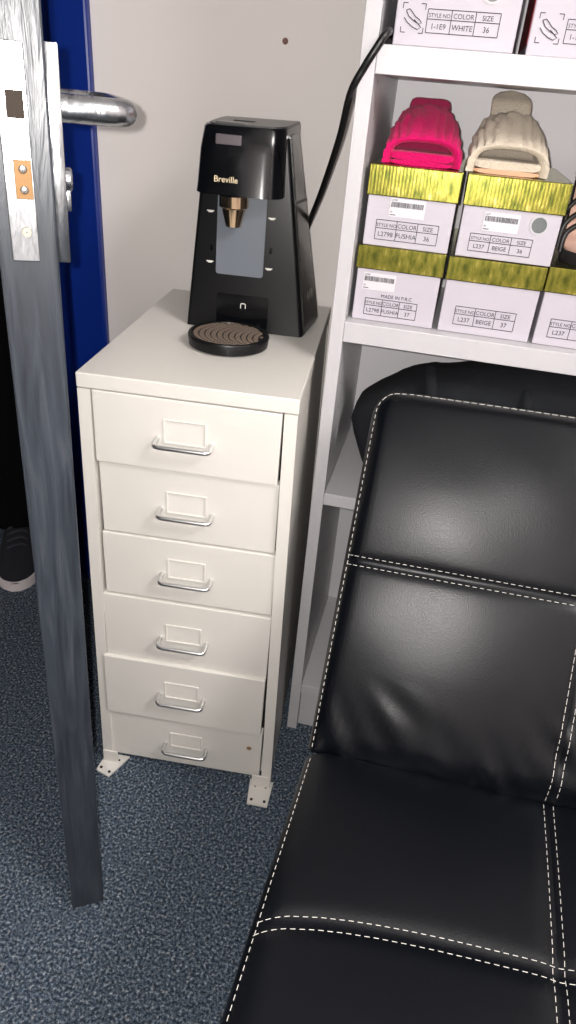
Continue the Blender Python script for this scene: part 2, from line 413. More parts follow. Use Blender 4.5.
# glossy side shield on the right
def side_at(z, s, off):
    t = z/0.26
    a = Vector((0.087-0.040*t, -0.047+0.012*t, z)); c = Vector((0.099-0.053*t, 0.060-0.002*t, z))
    return a.lerp(c, s)+Vector((off, -off*0.1, 0))
def shield(z0, z1, s0, s1, off=0.0016, n=6):
    bm = NB(); rings = []
    for k in range(n+1):
        z = z0+(z1-z0)*k/n
        rings.append([side_at(z, s0, -0.002), side_at(z, s1, -0.002), side_at(z, s1, off), side_at(z, s0, off)])
    loft(bm, rings); return bm
sh = obj('side_shield', shield(0.004, 0.262, 0.10, 0.98, 0.0026), m_side, cm)
b = NB(); tube(b, [side_at(0.181, 0.10, 0.0014), side_at(0.176, 0.96, 0.0014)], 0.0026, 8); obj('seam_band', b, m_rubber, sh)
b = NB()
p = side_at(0.042, 0.40, 0.0029); d1 = (side_at(0.042, 0.9, 0.0029)-p).normalized(); d2 = (side_at(0.06, .40, 0.0029)-p).normalized()
n_ = d1.cross(d2).normalized(); d2 = n_.cross(d1)
text_bm(b, 'CUP', 0.022, Matrix(((d1.x*1.0, d2.x, n_.x, p.x), (d1.y, d2.y, n_.y, p.y), (d1.z, d2.z, n_.z, p.z), (0, 0, 0, 1))))
obj('side_lettering', b, mat('dim_print', (120, 118, 110), .5), sh)
# head: overhanging glossy front with a curved face
def head_ring(z, y_front, x0, x1, y1, zt=None):
    out = []; nn = 14
    xm = (x0+x1)/2; hw = (x1-x0)/2
    for k in range(nn+1):
        a = PI+PI*k/nn
        cx = math.cos(a); sx = math.sin(a)
        ex = 0.42
        x = xm+hw*math.copysign(abs(cx)**ex, cx); y = y_front+0.034-0.034*abs(sx)**0.8
        out.append((x, y))
    for x, y in ((x1+0.003, y1*0.5), (x1+0.004, y1), (x0+0.002, y1), (x0-0.001, y1*0.5)): out.append((x, y))
    return [(x, y, z if zt is None else zt(x, y)) for x, y in out]
topz = lambda x, y: 0.268+0.06*(y+0.06)*0.6+0.10*(x+0.06)*0.16
b = NB(); loft(b, [head_ring(0.188, -0.079, -0.073, 0.046, 0.052), head_ring(0.20, -0.077, -0.072, 0.0455, 0.053),
                   head_ring(0.24, -0.0705, -0.070, 0.0445, 0.058), head_ring(0, -0.066, -0.066, 0.044, 0.060, lambda x, y: topz(x, y)-0.003),
                   head_ring(0, -0.063, -0.064, 0.043, 0.059, lambda x, y: topz(x, y))])
hd = obj('head', b, m_gloss, cm, 40)
b = NB(); loft(b, [head_ring(0, -0.061, -0.062, 0.044, 0.059, lambda x, y: topz(x, y)-0.002), head_ring(0, -0.059, -0.060, 0.043, 0.059, lambda x, y: topz(x, y)+0.0018)])
ld = obj('lid', b, m_topgrey, cm, 40)
b = NB(); box(b, -0.034, -0.004, -0.010, 0.000, topz(-.02, -.005)-0.002, topz(-.02, -.005)+0.0028, 0.001); obj('grip_slot', b, m_rubber, ld)
b = NB(); box(b, -0.048, -0.008, -0.055, -0.020, topz(-.03, -.03)-0.002, topz(-.03, -.03)+0.0026, 0.001); obj('start_button', b, mat('button_grey', (78, 78, 76), .25), ld)
b = NB(); box(b, -0.044, -0.010, -0.0715, -0.0625, 0.247, 0.259, 0.001); obj('button_front', b, mat('button_silver', (120, 112, 116), .25, .6), hd)
b = NB(); text_bm(b, 'Breville', 0.0108, Matrix.Translation((-0.0440, -0.0772, 0.2035)) @ Matrix.Rotation(PI/2-0.14, 4, 'X')); obj('logo', b, m_logo, hd)
# nozzle
b = NB(); lathe(b, [(0.020, 0.186), (0.020, 0.172), (0.0165, 0.170), (0.0105, 0.147), (0.0085, 0.147), (0.009, 0.16)], 28, (-0.020, -0.056, 0)); obj('nozzle', b, mat('bronze_chrome', (205, 180, 150), .15, 1), cm, 40)
# water window and front marks
def front_y(z): return -0.047+0.012*z/0.26
def fpatch(x0, x1, z0, z1, th=0.0015, r=0.004):
    bm = NB(); n = 5; ring = []
    for cx, cz, a0 in ((x1-r, z1-r, 0), (x0+r, z1-r, 90), (x0+r, z0+r, 180), (x1-r, z0+r, 270)):
        for k in range(n+1):
            a = math.radians(a0+90*k/n); ring.append((cx+r*math.cos(a), cz+r*math.sin(a)))
    loft(bm, [[(x, front_y(z)+0.001, z) for x, z in ring], [(x, front_y(z)-th, z) for x, z in ring]]); return bm
obj('water_window', fpatch(-0.046, 0.023, 0.079, 0.186), m_window, cm)
rc = obj('tray_slot', fpatch(-0.043, 0.034, 0.002, 0.052, 0.001, 0.002), m_gloss, cm)
b = NB(); tube(b, fillet([(-0.007, front_y(.036)-0.0012, 0.033), (-0.007, front_y(.036)-0.0012, 0.040), (0.000, front_y(.036)-0.0012, 0.040), (0.000, front_y(.036)-0.0012, 0.033)], .002, 3), 0.0007, 6); obj('tray_mark', b, m_printw, rc)
for x, z in ((-0.056, 0.161), (0.031, 0.159), (-0.055, 0.094), (0.031, 0.092)):
    b = NB()
    for k, wd in ((0, 0.010), (1, 0.006)):
        box(b, x-wd/2, x+wd/2, front_y(z)-0.0006, front_y(z)+0.0004, z-k*0.0014, z-k*0.0014+0.0015)
    obj('level_mark', b, m_printw, cm)
for x, z in ((-0.053, 0.113), (0.032, 0.117)):
    b = NB(); box(b, x-0.002, x+0.002, front_y(z)-0.0008, front_y(z)+0.0004, z-0.004, z+0.004, 0.0004)
    obj('small_tab', b, m_gloss, cm)
# drip tray
b = NB(); lathe(b, [(0.051, 0.0), (0.0555, 0.002), (0.057, 0.014), (0.056, 0.0165), (0.051, 0.0165), (0.0505, 0.0145)], 48, (-0.009, -0.1165, 0)); tr = obj('drip_tray', b, m_gloss, cm, 40)
tr.data.materials[0] = m_plastic
b = NB(); lathe(b, [(0.0502, 0.0142), (0.0502, 0.0152), (0.0001, 0.0152)], 48, (-0.009, -0.1165, 0)); obj('grid_plate', b, m_rubber, tr); b = NB()
for k in range(-12, 13):
    y = k*0.004; hw = math.sqrt(max(0.0488**2-y*y, 0))
    if hw < .006: continue
    x = -hw; j = 0
    while x < hw-0.004:
        box(b, -0.009+x, -0.009+min(x+0.0062, hw), -0.1165+y-0.0011, -0.1165+y+0.0011, 0.0150, 0.0164); x += 0.0085
obj('drip_grid', b, m_mesh, tr)
b = NB(); box(b, -0.034, 0.022, -0.075, -0.0475, 0.0005, 0.011, 0.002); obj('tray_tongue', b, m_plastic, cm)
# ---------------------------------------------------------------- cable
p = smoothpath([(0.186, 0.379, 0.812), (0.2025, 0.378, 0.862), (0.2282, 0.322, 0.916), (0.2605, 0.230, 0.988), (0.2788, 0.163, 1.0365), (0.2925, 0.151, 1.062), (0.304, 0.149, 1.081), (0.3125, 0.158, 1.096), (0.3103, 0.22, 1.098), (0.3103, 0.32, 1.094), (0.3103, 0.42, 1.093)], 10)
b = NB(); tube(b, p, 0.0042, 12)
tag(obj('power_cable', b, m_rubber, None, 60), 'black power cable rising from coffee machine onto the bookcase shelf', 'cable')

# ---------------------------------------------------------------- shoe boxes
def shoe_box(label, x, y, z, wd, hb, hl, dp, lidmat, spec, rz=0.0, group=None):
    t = thing('shoe_box', label, 'shoe box', (x, y, z), rz, group)
    lo = 0.0022
    b = NB(); box(b, 0, wd, 0, dp, 0, hb+hl-0.0025, 0.0012); bo = obj('box_body', b, m_card, t)
    b = NB(); box(b, -lo, wd+lo, -lo, dp+lo, hb, hb+hl, 0.0012); obj('box_lid', b, lidmat, t)
    ink = NB(); f = -0.0004
    def bar(u0, u1, v0, v1): box(ink, u0, u1, f, 0.0004, v0, v1)
    def tx(s, u, v, sz, al='CENTER'): text_bm(ink, s, sz, onfront(u, f+.0001, v), al)
    if 'table' in spec:
        u0, u1, v0, v1, heads, vals = spec['table']; lw = 0.0004; vm = v0+(v1-v0)*0.58
        for v in (v0, vm, v1): bar(u0, u1, v-lw, v+lw)
        n = len(heads); hs = (v1-vm)
        for k in range(n+1): 
            u = u0+(u1-u0)*k/n; bar(u-lw, u+lw, v0, v1)
        for k in range(n):
            uc = u0+(u1-u0)*(k+.5)/n
            tx(heads[k], uc, vm+hs*0.2, hs*0.72*(.8 if len(heads[k]) > 6 else 1))
            if vals[k]: tx(vals[k], uc, v0+(vm-v0)*0.3, (vm-v0)*0.58)
    if 'made' in spec:
        u, v, sz = spec['made']; tx('MADE IN P.R.C', u, v, sz)
    if 'sketch' in spec:
        u0, u1, v0, v1 = spec['sketch']; k = 0.005; lw = .0004
        for uu, sx in ((u0, 1), (u1, -1)):
            for vv, sv in ((v0, 1), (v1, -1)):
                bar(min(uu, uu+sx*k), max(uu, uu+sx*k), vv-lw, vv+lw); bar(uu-lw, uu+lw, min(vv, vv+sv*k), max(vv, vv+sv*k))
        du, dv = u1-u0, v1-v0
        P = [(.15, .75), (.3, .55), (.55, .4), (.8, .3), (.9, .35), (.8, .45), (.6, .55), (.45, .68), (.3, .8), (.15, .75)]
        tube(ink, [(u0+a*du, f, v0+c*dv) for a, c in P], 0.0005, 5)
        P = [(.1, .5), (.25, .35), (.5, .2), (.75, .12), (.9, .2), (.7, .35), (.55, .45)]
        tube(ink, [(u0+a*du, f, v0+c*dv) for a, c in P], 0.0005, 5)
    obj('print', ink, m_ink, bo)
    if 'sticker' in spec:
        u0, u1, v0, v1 = spec['sticker']
        b = NB(); box(b, u0, u1, -0.0006, 0.0003, v0, v1); st = obj('sticker', b, m_sticker, bo)
        k = NB(); u = u0+0.0015; rr = random.Random(int(u0*1e5))
        vb = v0+(v1-v0)*0.52; vt = v0+(v1-v0)*0.80
        while u < u1-0.0025:
            wdt = rr.choice((0.0004, 0.0007, 0.0010)); box(k, u, u+wdt, -0.0009, -0.0005, vb, vt); u += wdt+rr.choice((0.0004, 0.0006))
        text_bm(k, spec.get('code', 'L2798'), (v1-v0)*0.14, onfront(u0+0.001, -.0008, vt+(v1-v0)*0.05))
        text_bm(k, '36', (v1-v0)*0.14, onfront(u0+0.001, -.0008, v0+(v1-v0)*0.22))
        for q in range(1): box(k, u0+0.001, u0+0.008, -0.0009, -0.0005, v0+(v1-v0)*0.08, v0+(v1-v0)*0.12)
        obj('barcode', k, m_ink, st)
    if 'disc' in spec:
        u, v, r = spec['disc']
        b = NB(); lathe(b, [(0.0001, -0.0004), (r, -0.0004), (r, 0.001)], 28, (u, 0, v), 'Y'); h = obj('finger_hole', b, m_disc, bo)
        b = NB(); loft(b, [[(u+q*math.cos(2*PI*j/28), yy, v+q*math.sin(2*PI*j/28)) for j in range(28)] for q, yy in ((r, -.0003), (r, -.0008), (r*1.25, -.0008), (r*1.25, .001))], caps=False); obj('hole_rim', b, mat('rim_grey', (176, 174, 178), .4), h)
    return t
HD = ['STYLE NO', 'COLOR', 'SIZE']
G = 'gold-lidded shoe boxes on the middle shelf'
zb = Z[2]+0.0004; DP = 0.222
shoe_box('gold-lidded white shoe box, bottom left of stack, its label reading MADE IN P.R.C', 0.3085, 0.188, zb, 0.1065, 0.0655, 0.0285, DP, m_gold,
         dict(table=(0.015, 0.083, 0.008, 0.029, HD, ['L2798', 'FUSHIA', '37']), sticker=(0.009, 0.051, 0.040, 0.061), made=(0.055, 0.0315, 0.0062)), 0, G)
shoe_box('gold-lidded white shoe box in the bottom row, under the cream mule box', 0.4225, 0.188, zb, 0.1155, 0.0650, 0.0285, DP, m_gold,
         dict(table=(0.018, 0.094, 0.011, 0.034, HD, ['L237', 'BEIGE', '37'])), 0, G)
shoe_box('gold-lidded white shoe box carrying the black strappy sandal', 0.5435, 0.188, zb, 0.1155, 0.0655, 0.0300, DP, m_gold,
         dict(table=(0.016, 0.092, 0.011, 0.034, HD, ['L237', '', ''])), 0, G)
zt = zb+0.0655+0.0285+0.0004
shoe_box('gold-lidded white shoe box directly under the pink mule', 0.3105, 0.189, zt, 0.1065, 0.0580, 0.0345, DP, m_gold,
         dict(table=(0.014, 0.091, 0.008, 0.031, HD, ['L2798', 'FUSHIA', '36']), sticker=(0.028, 0.071, 0.036, 0.057)), 0, G)
shoe_box('gold-lidded white shoe box with round grey hole, under the cream mule', 0.4265, 0.189, zt, 0.1150, 0.0580, 0.0345, DP, m_gold,
         dict(table=(0.014, 0.088, 0.008, 0.028, HD, ['L237', 'BEIGE', '36']), sticker=(0.026, 0.068, 0.0325, 0.0535), disc=(0.091, 0.045, 0.0088), code='L237'), 0, G)
ztop = zt+0.0580+0.0345
G2 = 'white shoe boxes on the upper shelf'
zu = Z[3]+0.0004
shoe_box('white shoe box with printed shoe sketch, beside the power cable on upper shelf', 0.3168, 0.178, zu, 0.1290, 0.075, 0.030, 0.225, m_card,
         dict(table=(0.034, 0.110, 0.013, 0.034, HD, ['1-1E9', 'WHITE', '36']), sketch=(0.007, 0.031, 0.012, 0.038), disc=(0.098, 0.053, 0.0095)), -0.0, G2)
x = shoe_box('white shoe box cut by the right photo edge on the upper shelf', 0.4595, 0.185, zu, 0.1290, 0.075, 0.030, 0.225, m_card,
         dict(table=(0.036, 0.112, 0.013, 0.034, HD, ['1-1E9', 'WHITE', '37']), sketch=(0.007, 0.031, 0.012, 0.038)), 0, G2)
b = NB(); box(b, -0.0006, 0.0003, 0.004, 0.2, 0.010, 0.072); obj('side_print', b, m_red, x)

# ---------------------------------------------------------------- mules and sandal
def mule(name, label, loc, rz, m, msole, wf, hv, heelh, ln, hw):
    """high-heeled mule, toe to -Y; local origin under the toe"""
    t = thing(name, label, 'shoe', loc, rz)
    def zc(s): # sole centre line along length 0..1
        return 0.004+heelh*(0.5-0.5*math.cos(PI*min(max((s-0.22)/0.80, 0), 1)))
    def hwid(s):
        if s < .06: return wf*0.5*(0.80+0.20*s/.06)
        if s < .28: return wf*0.48
        k = min((s-.28)/.32, 1); k = k*k*(3-2*k); h_ = wf*0.48*(1-k)+hw*0.5*k
        return h_ if s < .86 else h_*math.sqrt(max(1-((s-.86)/.145)**2, .05))
    def slab(bm, dz0, dz1, sc):
        rings = []
        for k in range(29):
            s = k/28; y = ln*s; h = hwid(s)*sc; z = zc(s)
            ring = []
            for j in range(16):
                a = 2*PI*j/16; cx, sz = math.cos(a), math.sin(a)
                xx = h*math.copysign(abs(cx)**.5, cx); zz = (dz0+dz1)/2+(dz1-dz0)/2*math.copysign(abs(sz)**.5, sz)
                ring.append((xx, y, z+zz))
            rings.append(ring)
        loft(bm, rings)
    b = NB(); slab(b, -0.004, 0.0012, 0.97); obj('outsole', b, msole, t, 60)
    b = NB(); slab(b, 0.001, 0.010, 1.0)
    for v in b.verts:   # quilted fabric of the insole
        v.co.z += 0.0012*math.sin(v.co.y*240) + 0.0008*noise.noise(v.co*90)
    io = obj('insole', b, m, t, 60)
    b = NB()
    lathe(b, [(0.011, 0), (0.012, 0.02), (0.016, heelh*0.9)], 20, (0, ln*0.88, 0.0)); obj('heel', b, msole, t, 40)
    # padded vamp: arch over the front of the foot, low at the toe opening, high at the instep
    b = NB(); n = 84; rows = 22; y0, y1 = 0.002, ln*0.52
    outer = []; inner = []
    for r in range(rows+1):
        s = r/rows
        edge = math.sqrt(max(1-(abs(2*s-1))**6, 0))
        ro, ri = [], []
        for j in range(n+1):
            a = PI*j/n; c, s_ = math.cos(a), math.sin(a)
            y = y0+(y1-y0)*s+0.010*(s-.5)*(1-s_)
            oh = hv[0]+(hv[1]-hv[0])*(1-(1-s)**1.7); ow = wf*0.5*(1.03-0.10*s)
            x = math.copysign(abs(c)**0.72, c)*ow; z = abs(s_)**0.66*oh
            fold = abs(math.sin(a*11+1.2*2*noise.noise(Vector((a*1.5, s*3, wf*90)))+.6*s))**.6
            pl = 0.0045*(fold-.6)+0.003*noise.noise(Vector((a*2.5, s*3, wf*40)))+0.0008*noise.noise(Vector((a*14, s*16, 1)))
            tk = 0.0050*edge+0.0004
            d = Vector((c*0.7, -0.0, max(s_, .15))).normalized()
            base = Vector((x, y, z+0.001))
            ro.append(base+d*(pl*(.35+.65*edge))); q = base-d*(2*tk+.0005)
            ri.append(Vector((q.x, q.y, max(q.z, .0006))))
        outer.append(ro); inner.append(ri)
    rings = [o_+i_[::-1] for o_, i_ in zip(outer, inner)]
    loft(b, rings); obj('vamp', b, m, t, 70)
    return t
mule('mule_shoe', 'pink fluffy heeled mule standing on a gold-lidded shoe box', (0.3665, 0.207, ztop+0.0003), 0.05, m_pink, m_pink, 0.091, (0.029, 0.062), 0.058, 0.150, 0.054)
mule('mule_shoe', 'cream fluffy heeled mule standing on a gold-lidded shoe box', (0.4675, 0.207, ztop+0.0003), 0.05, m_cream, m_solebeige, 0.092, (0.031, 0.062), 0.072, 0.138, 0.050)
# strappy sandal
zs = zb+0.0655+0.030+0.0003
sd = thing('strappy_sandal', 'black strappy heeled sandal with nude insole at the right photo edge', 'shoe', (0.596, 0.203, zs), 0.0)
def sslab(bm, d0, d1, sc):
    rings = []
    for k in range(25):
        s = k/24; y = 0.19*s; z = 0.006+0.090*(0.5-0.5*math.cos(PI*min(max((s-.25)/.6, 0), 1)))
        h = (0.04*math.sqrt(max(1-(1-min(s/.22, 1))**2, .04)) if s < .22 else 0.04-0.013*(s-.22)/.78)*sc
        if s > .94: h *= math.sqrt(max(1-((s-.94)/.065)**2, .1))
        rings.append([(h, y, z+d0), (h, y, z+d1), (-h, y, z+d1), (-h, y, z+d0)])
    loft(bm, rings)
b = NB(); sslab(b, -0.006, 0.008, 1.0); obj('sole', b, m_rubber, sd, 50)
b = NB(); sslab(b, 0.0082, 0.0105, 0.93); obj('insole', b, m_insole, sd, 50)
b = NB(); lathe(b, [(0.008, 0), (0.008, 0.02), (0.018, 0.088)], 20, (0, 0.168, 0)); obj('heel', b, m_rubber, sd, 40)
for y, hh in ((0.035, 0.036), (0.068, 0.046), (0.098, 0.062)):
    z0 = 0.012
    b = NB(); tube(b, smoothpath([(-0.041, y, z0-.002), (-0.038, y+.002, z0+hh*.6), (-0.012, y+.008, z0+hh), (0.02, y+.012, z0+hh*.9), (0.040, y+.014, z0+hh*.4), (0.041, y+.014, z0-.002)], 6), 0.0034, 8); obj('strap', b, m_rubber, sd, 60)
b = NB(); tube(b, smoothpath([(-0.027, 0.165, 0.103), (-0.034, 0.15, 0.13), (-0.032, 0.12, 0.15), (0.0, 0.105, 0.155), (0.032, 0.12, 0.15), (0.034, 0.15, 0.13), (0.027, 0.165, 0.103)], 6), 0.003, 8); obj('ankle_strap', b, m_rubber, sd, 60)

# ---------------------------------------------------------------- black bag behind the sofa back
b = NB(); rings = []; nr = 60
def tab(T, x):
    for (xa, a), (xb_, c) in zip(T, T[1:]):
        if x <= xb_: t = max(0, (x-xa)/(xb_-xa)); return a+(c-a)*t
    return T[-1][1]
TOP = [(.322, .628), (.326, .641), (.337, .656), (.353, .669), (.384, .690), (.43, .708), (.4745, .7185), (.54, .731), (.607, .738), (.75, .744), (.86, .735), (.92, .70), (.94, .64)]
BOT = [(.322, .615), (.326, .598), (.337, .578), (.352, .545), (.37, .5197), (.90, .5197), (.925, .54), (.94, .60)]
for k in range(nr+1):
    s = k/nr; x = 0.322+0.618*(s*.6+.4*s*s)
    e = min(1, (x-.310)/.06, (.95-x)/.06)
    zt_, zb_ = tab(TOP, x), tab(BOT, x)
    yc, yr = 0.262, 0.075*math.sqrt(e)
    ring = []
    for j in range(36):
        a = 2*PI*j/36; c, q = math.cos(a), math.sin(a)
        y = yc+yr*math.copysign(abs(c)**.7, c); z = (zt_+zb_)/2+(zt_-zb_)/2*math.copysign(abs(q)**.75, q)
        f = 0.006*noise.noise(Vector((x*16, y*14, z*14)))+0.005*noise.noise(Vector((x*40, y*30, z*22)))
        ring.append((x, y+f*c*1.6, max(min(z+f*q*.7, 0.7515), 0.5195)))
    rings.append(ring)
loft(b, rings)
bag = thing('black_bag', 'soft black fabric bag stuffed on the bookcase shelf behind the sofa back', 'bag', (0, 0, 0))
bag.name = 'fabric_bag'
bo = obj('bag_body', b, m_cloth, bag, 80)
for x in (0.425, 0.555):
    h = NB(); tube(h, smoothpath([(x, 0.225, 0.716), (x+.004, 0.200, 0.705), (x+.006, 0.190, 0.69), (x+0.004, 0.188, 0.65)], 6), 0.008, 8, flat=0.6); obj('strap', h, m_cloth, bag, 60)

# ---------------------------------------------------------------- sofa
SX = 0.3620; SW = 1.70
sofa = thing('sofa_bed', 'black leather sofa bed with white double stitching', 'sofa', (0, 0, 0))
SEAM = [0.648-SX, 0.64-SX+0.38, 0.64-SX+0.76, 0.64-SX+1.14]
FY, FZ = -0.172, 0.352       # fold
TY, TZ = 0.090, 0.732        # top of the back
bl = math.hypot(TY-FY, TZ-FZ); bdir = Vector((0, (TY-FY)/bl, (TZ-FZ)/bl)); bn = Vector((0, -bdir.z, bdir.y))  # bn: forward normal
SD = 0.52
def edgef(d, r):       # rounded falloff 0..1 at distance d from an edge
    if d >= r: return 1.0
    return math.sqrt(max(0, 1-(1-d/r)**2))
def groove(d, w_=0.011): return math.exp(-(d/w_)**2)
def back_pt(u, v):     # u 0..SW across, v 0..bl up
    f = min(edgef(u, .022), edgef(SW-u, .022), edgef(bl-v, .024), edgef(max(v+0.016, 0), .05))
    hs = bl*0.520
    puff = 0.008*math.sin(PI*min(max(v/hs, 0), 1))**.8 if v < hs else 0.007*math.sin(PI*min((v-hs)/(bl-hs), 1))**.8
    xs = [0]+SEAM+[SW]
    for a, c in zip(xs, xs[1:]):
        if a <= u <= c: q = math.sin(PI*(u-a)/(c-a))**.5 if c > a else 1
    puff *= (0.35+.65*q) if v < hs else 1.0
    h = -0.022+0.022*f+puff*f+0.034*(1-math.exp(-u/.24))*f
    h -= 0.0025*groove(v-hs, .008)*f
    if v < hs: h -= 0.002*sum(groove(u-s, .008) for s in SEAM)*f
    # creases near the fold
    cr_ = max(0, 1-v/.11)
    h += 0.007*cr_*math.sin(u*130+v*90+3*noise.noise(Vector((u*9, v*9, 0))))*noise.noise(Vector((u*11, v*6, 5)))*f*2
    h += 0.0022*noise.noise(Vector((u*9, v*9, 2)))
    rc_ = 0.036; dv_ = max(0, v-(bl-rc_)); off = rc_-math.sqrt(max(rc_*rc_-dv_*dv_, 0))
    return Vector((SX+off+u*(SW-2*off)/SW, FY+0.05*min(u, .5)*(1-v/bl), FZ))+bdir*v+bn*h
def SV(u):              # the cross seam of the seat wanders: further from the fold at the arm end
    return 0.190-0.011*(1-math.exp(-u/.08))+0.032*min(u, .5)+0.028*math.exp(-u/0.075)+0.003*math.sin(u*9)
def seat_pt(u, v):     # v 0..SD from the fold towards the front
    f = min(edgef(u, .03), edgef(SW-u, .03), edgef(SD-v, .04))
    h = -0.024+0.024*f
    hs = SV(u)
    xs = [0]+SEAM+[SW]; q = 1
    for a, c in zip(xs, xs[1:]):
        if a <= u <= c: q = math.sin(PI*(u-a)/(c-a))**.5
    pv = math.sin(PI*min(v/hs, 1))**.7 if v < hs else math.sin(PI*min((v-hs)/(SD-hs), 1))**.7
    h += 0.006*pv*q*f - 0.003*groove(v-hs)*f - 0.003*sum(groove(u-s) for s in SEAM)*f
    h += 0.002*noise.noise(Vector((u*8, v*8, 9)))
    return Vector((SX+u-0.048*v*math.exp(-u/.5), FY+0.05*min(u, .5)*(1-v/SD)-v, 0.358+h))
def cushion(name, fn, vmax, depthvec, nu=190, nv=150):
    us = sorted(set([SW*k/nu for k in range(nu+1)]+[.002, .005, .009, .014, .02, SW-.002, SW-.005, SW-.01, SW-.02]+[s+d for s in SEAM for d in (-.01, -.005, 0, .005, .01)]))
    vs = sorted(set([vmax*k/nv for k in range(nv+1)]+[.002, .005, .01, vmax-.002, vmax-.005, vmax-.01, vmax-.02]))
    bm = NB(); g = [[bm.verts.new(fn(u, v)) for u in us] for v in vs]
    for a, c in zip(g, g[1:]):
        for i in range(len(us)-1): bm.faces.new((a[i], a[i+1], c[i+1], c[i]))
    # sides and underside
    loop = g[0][:]+[r[-1] for r in g[1:]]+g[-1][-2::-1]+[r[0] for r in g[-2:0:-1]]
    low = [bm.verts.new(v.co+depthvec) for v in loop]; n = len(loop)
    for i in range(n): bm.faces.new((loop[i], loop[(i+1) % n], low[(i+1) % n], low[i]))
    bm.faces.new(low)
    return obj(name, bm, m_leather, sofa, 50)
bk = cushion('backrest', back_pt, bl, -bn*0.060)
st = cushion('seat', seat_pt, SD, Vector((0, 0, -0.11)))
def stitches(name, parent, fn, path, lift=0.0003, dash=0.0060, gap=0.0016, r=0.00034, label=None):
    """dashes of thread along a (u,v) polyline on a cushion surface"""
    bm = NB(); e = 1e-3
    pts = []
    for (a, c) in zip(path, path[1:]):
        n = max(2, int((Vector(c)-Vector(a)).length/0.0012))
        for k in range(n): pts.append(Vector(a).lerp(Vector(c), k/n))
    W_ = []
    for p in pts:
        q = fn(p.x, p.y); du = fn(p.x+e, p.y)-fn(p.x-e, p.y); dv = fn(p.x, p.y+e)-fn(p.x, p.y-e)
        nn = du.cross(dv).normalized()
        if nn.dot(CAM-q) < 0: nn = -nn
        W_.append(q+nn*lift)
    d = 0; cur = []; on = True
    for a, c in zip(W_, W_[1:]):
        d += (c-a).length
        if on:
            if not cur: cur = [a]
            cur.append(c)
            if d > dash: tube(bm, cur[::2] if len(cur) > 4 else cur, r, 5); cur = []; d = 0; on = False
        elif d > gap: d = 0; on = True
    return obj(name, bm, m_thread, parent)
hsb = bl*0.520
for dv in (-0.0058, 0.0058): stitches('stitching', bk, back_pt, [(0.006, hsb+dv), (0.45, hsb+dv), (SW-.006, hsb+dv)])
for s in SEAM:
    for du in (-0.0055, 0.0055): stitches('stitching', bk, back_pt, [(s+du, hsb-0.008), (s+du, 0.001)])
stitches('stitching', bk, back_pt, [(0.0055, 0.006), (0.0055, bl-0.02), (0.0075, bl-0.012), (0.014, bl-0.008), (0.030, bl-0.0062), (SW-.03, bl-0.0062), (SW-.0075, bl-.02), (SW-.0055, .006)])
for dv in (-0.0062, 0.0062): stitches('stitching', st, seat_pt, [(SW*k/60*.993+.006, SV(SW*k/60*.993+.006)+dv) for k in range(61)])
for s in SEAM:
    for du in (-0.0055, 0.0055): stitches('stitching', st, seat_pt, [(s+du, 0.001), (s+du, SD-.03)])
stitches('stitching', st, seat_pt, [(0.007, 0.006), (0.007, SD-.03), (.03, SD-.01), (SW-.03, SD-.01), (SW-.007, SD-.03), (SW-.007, .006)])
b = NB(); box(b, SX+0.03, SX+SW-0.03, FY-SD+0.04, FY-0.01, 0.18, 0.246, 0.006); obj('base_frame', b, m_rubber, sofa)
b = NB(); box(b, SX+0.05, SX+SW-0.05, FY+0.0, 0.08, 0.20, 0.235, 0.006); obj('hinge_rail', b, m_rubber, sofa)
for x in (SX+0.12, SX+SW-0.12):
    for y in (FY-SD+0.09, 0.03):
        b = NB(); lathe(b, [(0.018, 0.0), (0.02, 0.004), (0.02, 0.19)], 20, (x, y, 0)); obj('leg', b, m_chrome, sofa, 40)

# ---------------------------------------------------------------- person in the doorway
PX, PY = -0.615, 0.504
per = thing('person', 'person in black trousers and dark shoe with white sole behind the door', 'person', (PX, PY, 0), 0.45)
def skin(name, V, E, m, parent, lv=2, root=0):
    me = bpy.data.meshes.new(name); me.from_pydata([v[:3] for v in V], E, []); me.materials.append(m)
    o_ = bpy.data.objects.new(name, me); COL.objects.link(o_); o_.parent = parent
    md = o_.modifiers.new('skin', 'SKIN'); md.use_smooth_shade = True
    for i, v in enumerate(V):
        sv = me.skin_vertices[0].data[i]; r = v[3]; sv.radius = r if isinstance(r, tuple) else (r, r); sv.use_root = (i == root)
    sub(o_, lv); return o_
V = []; E = []
def chain(start, pts):
    prev = start
    for p in pts:
        V.append(p); E.append((prev, len(V)-1)); prev = len(V)-1
    return prev
V.append((0, 0, 0.92, (.14, .10)))
ch = chain(0, [(0, 0, 1.1, (.13, .09)), (0, .005, 1.28, (.15, .10)), (0, .01, 1.40, (.12, .08))])
nk = chain(ch, [(0, 0, 1.47, .055), (0, -.01, 1.53, .058), (0, -.02, 1.61, (.078, .092)), (0, -.015, 1.68, (.07, .08))])
hd_i = nk
for s in (-1, 1):
    chain(0, [(s*.09, 0, .84, .085), (s*.115, .0, .5, .055), (s*.125, .02, .28, .05), (s*.13, .03, .09, .036), (s*.13, -.06, .045, .034), (s*.13, -.14, .035, .028)])
    wr = chain(ch, [(s*.17, .01, 1.39, .058), (s*.21, .015, 1.24, .046), (s*.225, .01, 1.12, .038), (s*.225, -.03, .98, .032), (s*.222, -.06, .88, .024)])
    pm = chain(wr, [(s*.22, -.07, .845, (.016, .032)), (s*.22, -.075, .81, (.014, .036))])
    for k, ln in enumerate((.062, .072, .068, .052)):
        yy = -.105+.02*k
        chain(pm, [(s*.219, yy, .785, .0085), (s*.214, yy-.004, .785-ln*.55, .008), (s*.204, yy-.004, .785-ln, .0065)])
    chain(wr, [(s*.212, -.098, .84, .011), (s*.206, -.118, .81, .009), (s*.202, -.122, .785, .0075)])
pb = skin('body', V, E, m_skin, per, 2)
